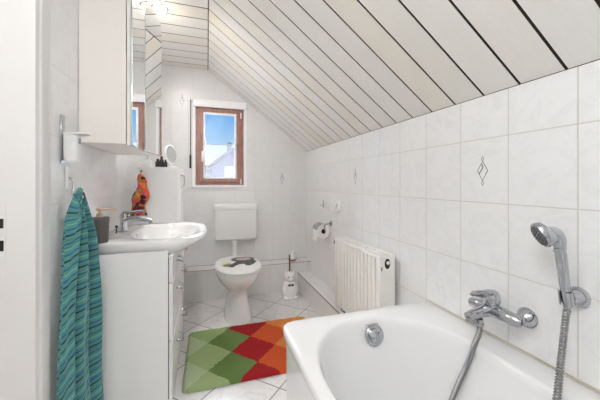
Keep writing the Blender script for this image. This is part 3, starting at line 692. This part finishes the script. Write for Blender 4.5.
kh = thing('wall_hook', 'white plastic hook on the right wall above the radiator', 'hook', (XR, 2.27, 0.955))
MB().loft([[(XR - 0.0008, 2.235, 0.900), (XR - 0.0008, 2.325, 0.900), (XR - 0.0008, 2.305, 0.995), (XR - 0.0008, 2.255, 0.995)],
           [(XR - 0.012, 2.240, 0.903), (XR - 0.012, 2.320, 0.903), (XR - 0.012, 2.300, 0.992), (XR - 0.012, 2.260, 0.992)]]).build('plate', 'plastic', kh, bevel=0.004)
MB().tube(catmull([(XR - 0.010, 2.28, 0.965), (XR - 0.026, 2.28, 0.950), (XR - 0.032, 2.28, 0.922), (XR - 0.036, 2.28, 0.905), (XR - 0.046, 2.28, 0.915)], 6), [(0.010, 0.012)] * 25, 12).build('peg', 'plastic', kh)
pg = thing('wall_peg', 'thin grey peg strip on the right wall above the toilet roll', 'hook', (XR, 2.62, 0.94))
MB().box(XR - 0.010, XR - 0.0008, 2.612, 2.628, 0.905, 0.975).build('strip', 'chrome', pg, bevel=0.003)
MB().tube([(XR - 0.010, 2.62, 0.925), (XR - 0.026, 2.62, 0.922), (XR - 0.032, 2.62, 0.935)], 0.004, 8).build('peg', 'chrome', pg)

# ------------------------------------------------------------------ vanity cabinet, basin, tap
VX1, VY0, VY1, VZ0, VZ1 = -0.180, 1.541, 2.245, 0.085, 0.815
VF = VX1 + 0.020       # drawer front plane
vc = thing('vanity_cabinet', 'white vanity cabinet with three drawers under the washbasin', 'cabinet', ((XL + VX1) / 2, (VY0 + VY1) / 2, 0))
MB().box(XL + 0.001, VX1, VY0, VY0 + 0.016, 0.0, VZ1).box(XL + 0.001, VX1, VY1 - 0.016, VY1, 0.0, VZ1).box(XL + 0.001, XL + 0.008, VY0 + 0.016, VY1 - 0.016, VZ0, VZ1 - 0.05).box(XL + 0.008, VX1, VY0 + 0.016, VY1 - 0.016, VZ0, VZ0 + 0.016).build('body', 'lacquer', vc, bevel=0.001, smooth=0)
MB().box(VX1 + 0.0005, VX1 + 0.0045, VY0 + 0.006, VY1 - 0.006, VZ0 + 0.01, 0.78).build('shadow_gap', 'darkgrey', vc, smooth=0)
MB().box(VX1 - 0.045, VX1 - 0.030, VY0 + 0.016, VY1 - 0.016, 0.0, VZ0).build('plinth', 'lacquer', vc, smooth=0)
def dhandle(y, z, parent, w=0.045, px=VF):
    MB().tube(catmull([(px - 0.001, y - w, z), (px + 0.012, y - w, z), (px + 0.026, y - w * 0.75, z - 0.008), (px + 0.032, y, z - 0.022), (px + 0.026, y + w * 0.75, z - 0.008), (px + 0.012, y + w, z), (px - 0.001, y + w, z)], 5), 0.0045, 10).build('handle', 'chrome', parent)
for z0, z1 in ((VZ0 + 0.003, 0.373), (0.378, 0.655), (0.660, 0.790)):
    dw = MB().box(VX1 + 0.004, VF, VY0 + 0.001, VY1 - 0.001, z0, z1).build('drawer', 'lacquer', vc, bevel=0.002)
    zc_ = (z0 + z1) / 2 + (0.06 if z1 - z0 > 0.2 else 0)
    for y in (1.76, 2.08): dhandle(y, zc_, dw)
SX, SY, SHX, SHY, SZ = -0.2745, 1.918, 0.2725, 0.362, 0.862
wb_ = thing('washbasin', 'white ceramic washbasin on the vanity cabinet', 'washbasin', (SX, SY, VZ1))
def sring(ix, iy, z, e=3.2, cx=None, front=0.0):
    cx = SX if cx is None else cx
    out = []
    for (x, y, zz) in ring(0, 0, SHX - ix, SHY - iy, z, 72, e):
        if x > 0: x = x * (1 - front)
        else: # flat back against the wall
            x = max(x * 1.18, -(SHX - ix))
        out.append((cx + x, SY + y, zz))
    return out
bow = lambda hx, hy, z, cx=-0.225, e=2.3: ring(cx, SY + 0.01, hx, hy, z, 72, e)
MB().loft([sring(0.10, 0.10, 0.7575, front=0.55), sring(0.05, 0.06, 0.772, front=0.42), sring(0.012, 0.022, 0.795, front=0.26), sring(0.004, 0.010, 0.822, front=0.08), sring(0.001, 0.003, SZ - 0.018), sring(0.0, 0.0, SZ - 0.008), sring(0.006, 0.007, SZ),
           bow(0.192, 0.292, SZ - 0.002), bow(0.182, 0.280, SZ - 0.008), bow(0.168, 0.262, SZ - 0.030), bow(0.140, 0.225, SZ - 0.070), bow(0.095, 0.160, SZ - 0.092), bow(0.03, 0.05, SZ - 0.098)]).build('basin', 'ceramic', wb_, smooth=60)
MB().lathe((-0.225, SY + 0.01, SZ - 0.0975), [(0.022, 0), (0.022, 0.003), (0.014, 0.005)], n=24).build('drain', 'chrome', wb_)
ovn = Vector((0.9, 0, 0.45)).normalized()
MB().lathe((-0.388, SY - 0.02, SZ - 0.024), [(0.012, 0), (0.013, 0.004), (0.008, 0.005)], ovn, 20).build('overflow_ring', 'chrome', wb_)

FX, FY = -0.462, 1.925
fc = thing('basin_tap', 'chrome single-lever tap on the washbasin', 'tap', (FX, FY, SZ))
MB().lathe((FX, FY, SZ + 0.0005), [(0.026, 0), (0.026, 0.006), (0.021, 0.012), (0.020, 0.075), (0.022, 0.080)], (0.04, 0, 1), 28).build('body', 'chrome', fc)
MB().tube(bez((FX + 0.008, FY, SZ + 0.060), (FX + 0.05, FY, SZ + 0.080), (FX + 0.10, FY, SZ + 0.078), (FX + 0.148, FY, SZ + 0.058), 12), [(0.017 - 0.003 * k / 12, 0.023 - 0.002 * k / 12) for k in range(13)], 20).build('spout', 'chrome', fc)
MB().lathe((FX + 0.142, FY, SZ + 0.055), [(0.011, 0), (0.011, 0.012)], (0.1, 0, -1), 16).build('aerator', 'chrome', fc)
MB().lathe((FX + 0.002, FY, SZ + 0.078), [(0.022, 0), (0.024, 0.006), (0.023, 0.022), (0.014, 0.030), (0.004, 0.032)], (0.08, 0, 1), 24).build('cap', 'chrome', fc)
MB().tube([(FX, FY, SZ + 0.106), (FX + 0.04, FY, SZ + 0.112), (FX + 0.10, FY, SZ + 0.120), (FX + 0.112, FY, SZ + 0.121)], [(0.006, 0.014), (0.005, 0.012), (0.004, 0.009), (0.002, 0.004)], 14).build('lever', 'chrome', fc)
MB().lathe((FX - 0.022, FY - 0.052, SZ + 0.0005), [(0.004, 0), (0.003, 0.030), (0.008, 0.032), (0.009, 0.040), (0.004, 0.044)], n=14).build('waste_knob', 'darkgrey', fc)

sd_ = Vector((-0.486, 1.612, SZ + 0.0005))
so = thing('soap_dispenser', 'tapered slate grey soap dispenser with a gold pump on the washbasin', 'soap dispenser', sd_)
MB().lathe(sd_, [(0.033, 0), (0.0345, 0.003), (0.040, 0.112), (0.0405, 0.116), (0.038, 0.119), (0.008, 0.120)], n=36).build('bottle', 'slate', so)
pmp = MB().lathe(sd_ + Vector((0, 0, 0.120)), [(0.014, 0), (0.014, 0.016), (0.010, 0.019), (0.006, 0.020), (0.006, 0.028), (0.013, 0.029), (0.013, 0.042), (0.011, 0.044)], n=24)
pmp.tube([sd_ + Vector((0.0, 0, 0.156)), sd_ + Vector((0.04, 0.012, 0.158)), sd_ + Vector((0.062, 0.018, 0.153)), sd_ + Vector((0.064, 0.019, 0.148))], [0.006, 0.0055, 0.005, 0.004], 12)
pmp.build('pump', 'pump', so)

# tall cabinet, objects on it, cloth hanging beside it
TY0, TY1, TZ = 2.285, 2.62, 1.258
tc = thing('tall_cabinet', 'white half-height cabinet between the washbasin and the back wall', 'cabinet', (-0.325, (TY0 + TY1) / 2, 0))
MB().box(-0.462, -0.204, TY0, TY1, 0.0, TZ).build('body', plain('grey white cabinet side', (226, 226, 226), 0.3, var=0.01), tc, bevel=0.002)
for z0, z1 in ((0.09, 0.60), (0.605, TZ - 0.005)):
    dr = MB().box(-0.2035, -0.186, TY0 + 0.002, TY1 - 0.002, z0, z1).build('door', 'lacquer', tc, bevel=0.002)
    MB().tube(catmull([(-0.187, TY0 + 0.05, z1 - 0.14), (-0.165, TY0 + 0.05, z1 - 0.13), (-0.160, TY0 + 0.05, z1 - 0.095), (-0.165, TY0 + 0.05, z1 - 0.06), (-0.187, TY0 + 0.05, z1 - 0.05)], 5), 0.0045, 10).build('handle', 'chrome', dr)
mm = Vector((-0.262, 2.40, TZ + 0.0005))
mk_ = thing('makeup_mirror', 'round white tilting make-up mirror on the tall cabinet', 'mirror', mm)
MB().lathe(mm, [(0.045, 0), (0.046, 0.006), (0.030, 0.012), (0.007, 0.016), (0.006, 0.050)], n=28).build('stand', 'plastic', mk_)
mc = mm + Vector((0, 0, 0.100)); md = Vector((0.92, -0.42, 0.10)).normalized()
MB().lathe(mc, [(0.064, -0.008), (0.074, -0.006), (0.076, 0.004), (0.068, 0.008)], md, 36).build('frame', 'trim_glare', mk_)
MB().lathe(mc, [(0.066, 0.0085), (0.065, 0.0095)], md, 36).build('mirror_disc', 'mirror', mk_)
for (x, y, h, r, lb) in ((-0.345, 2.36, 0.062, 0.016, 'dark bottle on the tall cabinet, leftmost of three'), (-0.318, 2.352, 0.080, 0.015, 'tallest dark bottle on the tall cabinet, between two others'), (-0.292, 2.358, 0.055, 0.013, 'dark bottle on the tall cabinet, nearest the make-up mirror')):
    bo = thing('cosmetic_bottle', lb, 'bottle', (x, y, TZ + 0.0005), 'dark bottles on the tall cabinet')
    MB().lathe((x, y, TZ + 0.0005), [(r * 0.9, 0), (r, 0.003), (r, h * 0.68), (r * 0.6, h * 0.76)], n=18).build('bottle', 'darkgrey', bo)
    MB().lathe((x, y, TZ + 0.0005), [(r * 0.55, h * 0.765), (r * 0.55, h), (r * 0.4, h + 0.002)], n=14).build('cap', 'dark', bo)
tag(MB().loft([rbox(-0.435, -0.385, 2.33, 2.38, TZ + 0.0005, 6), rbox(-0.437, -0.383, 2.328, 2.382, TZ + 0.004, 6), rbox(-0.437, -0.383, 2.328, 2.382, TZ + 0.048, 6), rbox(-0.433, -0.387, 2.332, 2.378, TZ + 0.052, 6)]).build('tub_box', 'plastic', origin=(-0.41, 2.355, TZ)),
    'small white box at the left on the tall cabinet', 'box')
sca = []
for k in range(26):
    f_ = k / 25; z = 1.205 - 0.285 * f_
    w_ = 0.012 + 0.034 * min(1, f_ * 2.2) + 0.006 * math.sin(f_ * 14)
    th_ = 0.010 + 0.016 * min(1, f_ * 2)
    cx_ = -0.438 + 0.010 * math.sin(f_ * 5)
    sca.append([(cx_ + w_ * math.cos(a) * (1 + 0.12 * math.sin(3 * a + f_ * 6)), 2.252 - 0.0 + th_ * math.sin(a) * (1 + 0.15 * math.sin(5 * a)), z) for a in [2 * math.pi * j / 28 for j in range(28)]])
scf = thing('patchwork_cloth', 'orange and brown patchwork cloth hanging on the side of the tall cabinet', 'cloth', (-0.438, 2.252, 1.205))
MB().loft(sca).build('cloth', 'scarf', scf, smooth=60)
MB().tube([(-0.438, 2.258, 1.20), (-0.436, 2.268, 1.222), (-0.436, 2.270, 1.232)], 0.003, 8).build('hanging_loop', 'scarf', scf)
nl = tag(MB().lathe((-0.436, TY0 - 0.0005, 1.228), [(0.008, 0), (0.008, 0.003), (0.003, 0.004), (0.003, 0.022), (0.006, 0.024)], (0, -1, 0), 14).build('small_hook', 'chrome', origin=(-0.436, TY0, 1.228)), 'small chrome hook on the tall cabinet above the patchwork cloth', 'hook')

# ------------------------------------------------------------------ mirror cabinet
CX1, CY0, CY1, CZ0, CZ1 = -0.360, 1.541, 2.135, 1.326, 2.195
mc_ = thing('mirror_cabinet', 'cream mirror cabinet on the left wall above the washbasin', 'mirror cabinet', (XL, (CY0 + CY1) / 2, CZ0))
MB().box(XL + 0.001, CX1, CY0, CY1, CZ0, CZ1).build('body', 'cream_panel', mc_, bevel=0.002)
def mdoor(p0, p1, z0=CZ0 - 0.004, z1=CZ1 + 0.004, rc=0.0):
    p0, p1 = Vector(p0), Vector(p1); d = (p1 - p0).normalized(); nrm = Vector((d.y, -d.x)); W = (p1 - p0).length
    def pt(s, off, z): q = p0 + d * s + nrm * off; return (q.x, q.y, z)
    out = [(0, z0), (W, z0)]
    if rc:
        out += [(W - rc + rc * math.cos(a), z1 - rc + rc * math.sin(a)) for a in [R(90) * k / 10 for k in range(11)]]
    else: out += [(W, z1)]
    out += [(0, z1)]
    pan = MB().loft([[pt(s, o2, z) for s, z in out] for o2 in (-0.022, -0.008)]).build('mirror_door', 'cream_panel', mc_, smooth=0)
    MB().loft([[pt(s, o2, z) for s, z in out] for o2 in (-0.007, -0.0025)]).build('glass_edge', 'glass_edge', pan, smooth=0)
    cx_, cz_ = W / 2, (z0 + z1) / 2
    ins = [(cx_ + (s - cx_) * (1 - 0.010 / W), cz_ + (z - cz_) * 0.995) for s, z in out]
    MB().loft([[pt(s, o2, z) for s, z in ins] for o2 in (-0.0024, 0.0)]).build('mirror', 'mirror', pan, smooth=0)
mdoor((-0.334, CY0 + 0.002), (-0.334, 1.838))
mdoor((-0.334, 1.842), (-0.334 + math.sin(R(11.5)) * 0.262, 1.842 + math.cos(R(11.5)) * 0.262), rc=0.085)

# ------------------------------------------------------------------ left wall: dispenser, hook, towel, rug
DYc, DZc = 1.384, 1.29
dp = thing('wall_dispenser', 'white tissue cup dispenser with a lid on the left wall above the towel', 'dispenser', (XL, DYc, 1.22))
MB().box(XL + 0.0005, XL + 0.007, DYc - 0.016, DYc + 0.016, 1.222, 1.412).build('back_plate', 'chrome', dp, bevel=0.002)
MB().loft([ring(XL + 0.036, DYc, 0.022, 0.022, 1.230, 32, 3), ring(XL + 0.036, DYc, 0.025, 0.025, 1.238, 32, 3), ring(XL + 0.0365, DYc, 0.0275, 0.0275, 1.334, 32, 3)]).build('cup', 'plastic', dp)
MB().loft([ring(XL + 0.046, DYc, 0.038, 0.029, 1.3355, 32, 3), ring(XL + 0.052, DYc, 0.044, 0.030, 1.339, 32, 3), ring(XL + 0.050, DYc, 0.041, 0.028, 1.343, 32, 3)]).build('lid', 'plastic', dp)
MB().box(XL + 0.0640, XL + 0.0648, DYc - 0.018, DYc + 0.004, 1.300, 1.322).build('sticker', plain('grey sticker', (150, 160, 175), 0.5), dp, smooth=0)
hk = thing('towel_hook', 'white and chrome hook on the left wall carrying the striped towel', 'hook', (XL, 1.425, 1.16))
MB().loft([ring(XL + 0.006, 1.425, 0.0055, 0.016, 1.120 + 0.09 * k / 8, 24, 3) for k in range(9)]).build('plate', 'plastic', hk)
MB().tube(catmull([(XL + 0.010, 1.425, 1.165), (XL + 0.022, 1.420, 1.160), (XL + 0.030, 1.415, 1.135), (XL + 0.030, 1.405, 1.105), (XL + 0.040, 1.398, 1.092), (XL + 0.052, 1.395, 1.106)], 6), 0.005, 10).build('hook', 'chrome', hk)

tw = MB(); NU, NV = 70, 110
ztop, zbot = 1.112, 0.105
uvl = []
rows = []
for v_ in range(NV + 1):
    f_ = v_ / NV; z = ztop + (zbot - ztop) * f_
    sp_ = 0.10 + 0.30 * min(1, f_ * 5) ** 0.8 + 0.60 * f_ if f_ < 0.2 else 0.52 + 0.48 * (f_ - 0.2) / 0.8
    sp_ = min(sp_, 1.0)
    row = []
    for u_ in range(NU + 1):
        s_ = u_ / NU - 0.5
        ax_ = Vector((-0.478, 1.372)); bx_ = Vector((0.092, 0.262))
        base = ax_ + bx_ * (s_ * sp_ + 0.02 * (f_ - 0.3))
        nrm = Vector((0.245, -0.085)).normalized()
        amp = 0.022 * (1 - 0.35 * f_) * min(1, 0.35 + f_ * 4)
        fold = amp * (math.sin(s_ * 17 + 0.6 * f_) + 0.5 * math.sin(s_ * 31 + 2 * f_ + 1.0)) + 0.006 * math.sin(z * 9 + s_ * 5)
        dz = -0.030 * abs(s_) * max(0, 1 - f_ * 6) - 0.02 * math.cos(s_ * 17) * max(0, 1 - f_ * 8)
        q_ = base + nrm * fold
        row.append((max(q_.x, XL + 0.036), min(q_.y, VY0 - 0.012), z + dz))
    rows.append(row)
tw.loft(rows, False, False, False)
tob = tw.build('towel', 'towel', origin=(-0.475, 1.40, ztop), smooth=180)
uvn = tob.data.uv_layers.new(name='UVMap')
for poly in tob.data.polygons:
    for li in poly.loop_indices:
        vi = tob.data.loops[li].vertex_index
        f_, s_ = (vi // (NU + 1)) / NV, (vi % (NU + 1)) / NU
        uvn.data[li].uv = (s_, (1 - f_) * 1.0 - 0.24 * (s_ - 0.5) * (0.3 + f_))
sm = tob.modifiers.new('Solidify', 'SOLIDIFY'); sm.thickness = 0.006
tag(tob, 'teal striped terry towel hanging from a hook on the left wall', 'towel')

rg = MB(); RX_0, RX_1, RY_0, RY_1 = -0.132, 0.785, 1.695, 2.352
nx, ny = 230, 165; rc = 0.035
def rugpt(a, b):
    """unit square to rounded rectangle"""
    x, y = RX_0 + (RX_1 - RX_0) * a, RY_0 + (RY_1 - RY_0) * b
    for cx_, cy_, sx, sy in ((RX_0 + rc, RY_0 + rc, -1, -1), (RX_1 - rc, RY_0 + rc, 1, -1), (RX_0 + rc, RY_1 - rc, -1, 1), (RX_1 - rc, RY_1 - rc, 1, 1)):
        dx, dy = (x - cx_) * sx, (y - cy_) * sy
        if dx > 0 and dy > 0:
            m_ = max(dx, dy); l_ = math.hypot(dx, dy)
            x, y = cx_ + sx * dx * m_ / l_, cy_ + sy * dy * m_ / l_
    return x, y
grid = []
for jy in range(ny + 1):
    row = []
    for ix in range(nx + 1):
        a, b = ix / nx, jy / ny; x, y = rugpt(a, b)
        e = min(a, 1 - a) * (RX_1 - RX_0); e = min(e, min(b, 1 - b) * (RY_1 - RY_0))
        h = 0.004 + 0.020 * min(1, e / 0.016) ** 0.6
        if e > 0.001: h += random.uniform(-0.0035, 0.0035); x += random.uniform(-0.001, 0.001); y += random.uniform(-0.001, 0.001)
        row.append((x, y, h))
    grid.append(row)
rg.loft(grid, False, False, False)
rgo = rg.build('rug', 'rug', smooth=180)
tag(rgo, 'shaggy bath rug with green, red and orange diamonds on the tiled floor', 'rug')

# ------------------------------------------------------------------ world, camera, view
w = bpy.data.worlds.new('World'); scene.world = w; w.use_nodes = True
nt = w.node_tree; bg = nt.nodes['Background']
tcn = nt.nodes.new('ShaderNodeTexCoord'); sp3 = nt.nodes.new('ShaderNodeSeparateXYZ'); nt.links.new(tcn.outputs['Generated'], sp3.inputs[0])
cr = nt.nodes.new('ShaderNodeValToRGB'); e = cr.color_ramp.elements
pts = [(0.0, (0.38, 0.47, 0.55, 1)), (0.04, (0.33, 0.44, 0.54, 1)), (0.22, (0.09, 0.25, 0.48, 1)), (0.45, (0.95, 1.0, 1.1, 1)), (1.0, (1.3, 1.35, 1.45, 1))]
while len(e) < len(pts): e.new(0.5)
for k, (p_, c_) in enumerate(pts): e[k].position = p_; e[k].color = c_
nt.links.new(sp3.outputs[2], cr.inputs[0]); nt.links.new(cr.outputs[0], bg.inputs[0])
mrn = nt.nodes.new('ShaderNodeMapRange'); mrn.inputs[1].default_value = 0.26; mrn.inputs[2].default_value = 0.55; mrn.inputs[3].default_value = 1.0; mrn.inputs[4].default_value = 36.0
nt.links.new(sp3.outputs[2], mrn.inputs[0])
# unseen patch of high sky brightened to light the room, plain blue elsewhere
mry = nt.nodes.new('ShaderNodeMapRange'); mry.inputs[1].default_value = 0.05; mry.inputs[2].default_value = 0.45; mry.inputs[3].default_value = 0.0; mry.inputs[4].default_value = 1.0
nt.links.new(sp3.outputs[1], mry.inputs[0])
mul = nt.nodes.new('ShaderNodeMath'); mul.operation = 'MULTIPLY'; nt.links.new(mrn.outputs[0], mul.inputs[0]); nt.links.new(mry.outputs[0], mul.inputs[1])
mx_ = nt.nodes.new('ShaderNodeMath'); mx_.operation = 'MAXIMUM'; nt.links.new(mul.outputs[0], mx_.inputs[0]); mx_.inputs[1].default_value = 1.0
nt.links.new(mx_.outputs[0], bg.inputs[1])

cam = bpy.data.cameras.new('Camera'); co = bpy.data.objects.new('Camera', cam); COL.objects.link(co)
co.location = (0, 0, H); co.rotation_euler = (R(90), 0, -0.3081)
cam.sensor_fit = 'HORIZONTAL'; cam.sensor_width = 36.0; cam.lens = 292.14 / 600 * 36.0
cam.shift_y = -(200 - 182.88) / 600.0
cam.clip_start = 0.02
scene.camera = co
scene.view_settings.view_transform = 'Standard'; scene.view_settings.look = 'None'
scene.view_settings.gamma = 1.0; scene.view_settings.use_curve_mapping = False
scene.view_settings.exposure = 0.86
scene.cycles.use_denoising = True
scene.cycles.max_bounces = 14; scene.cycles.diffuse_bounces = 8; scene.cycles.glossy_bounces = 6; scene.cycles.transparent_max_bounces = 12
for ob in bpy.data.objects:
    if '_o' in ob: del ob['_o']
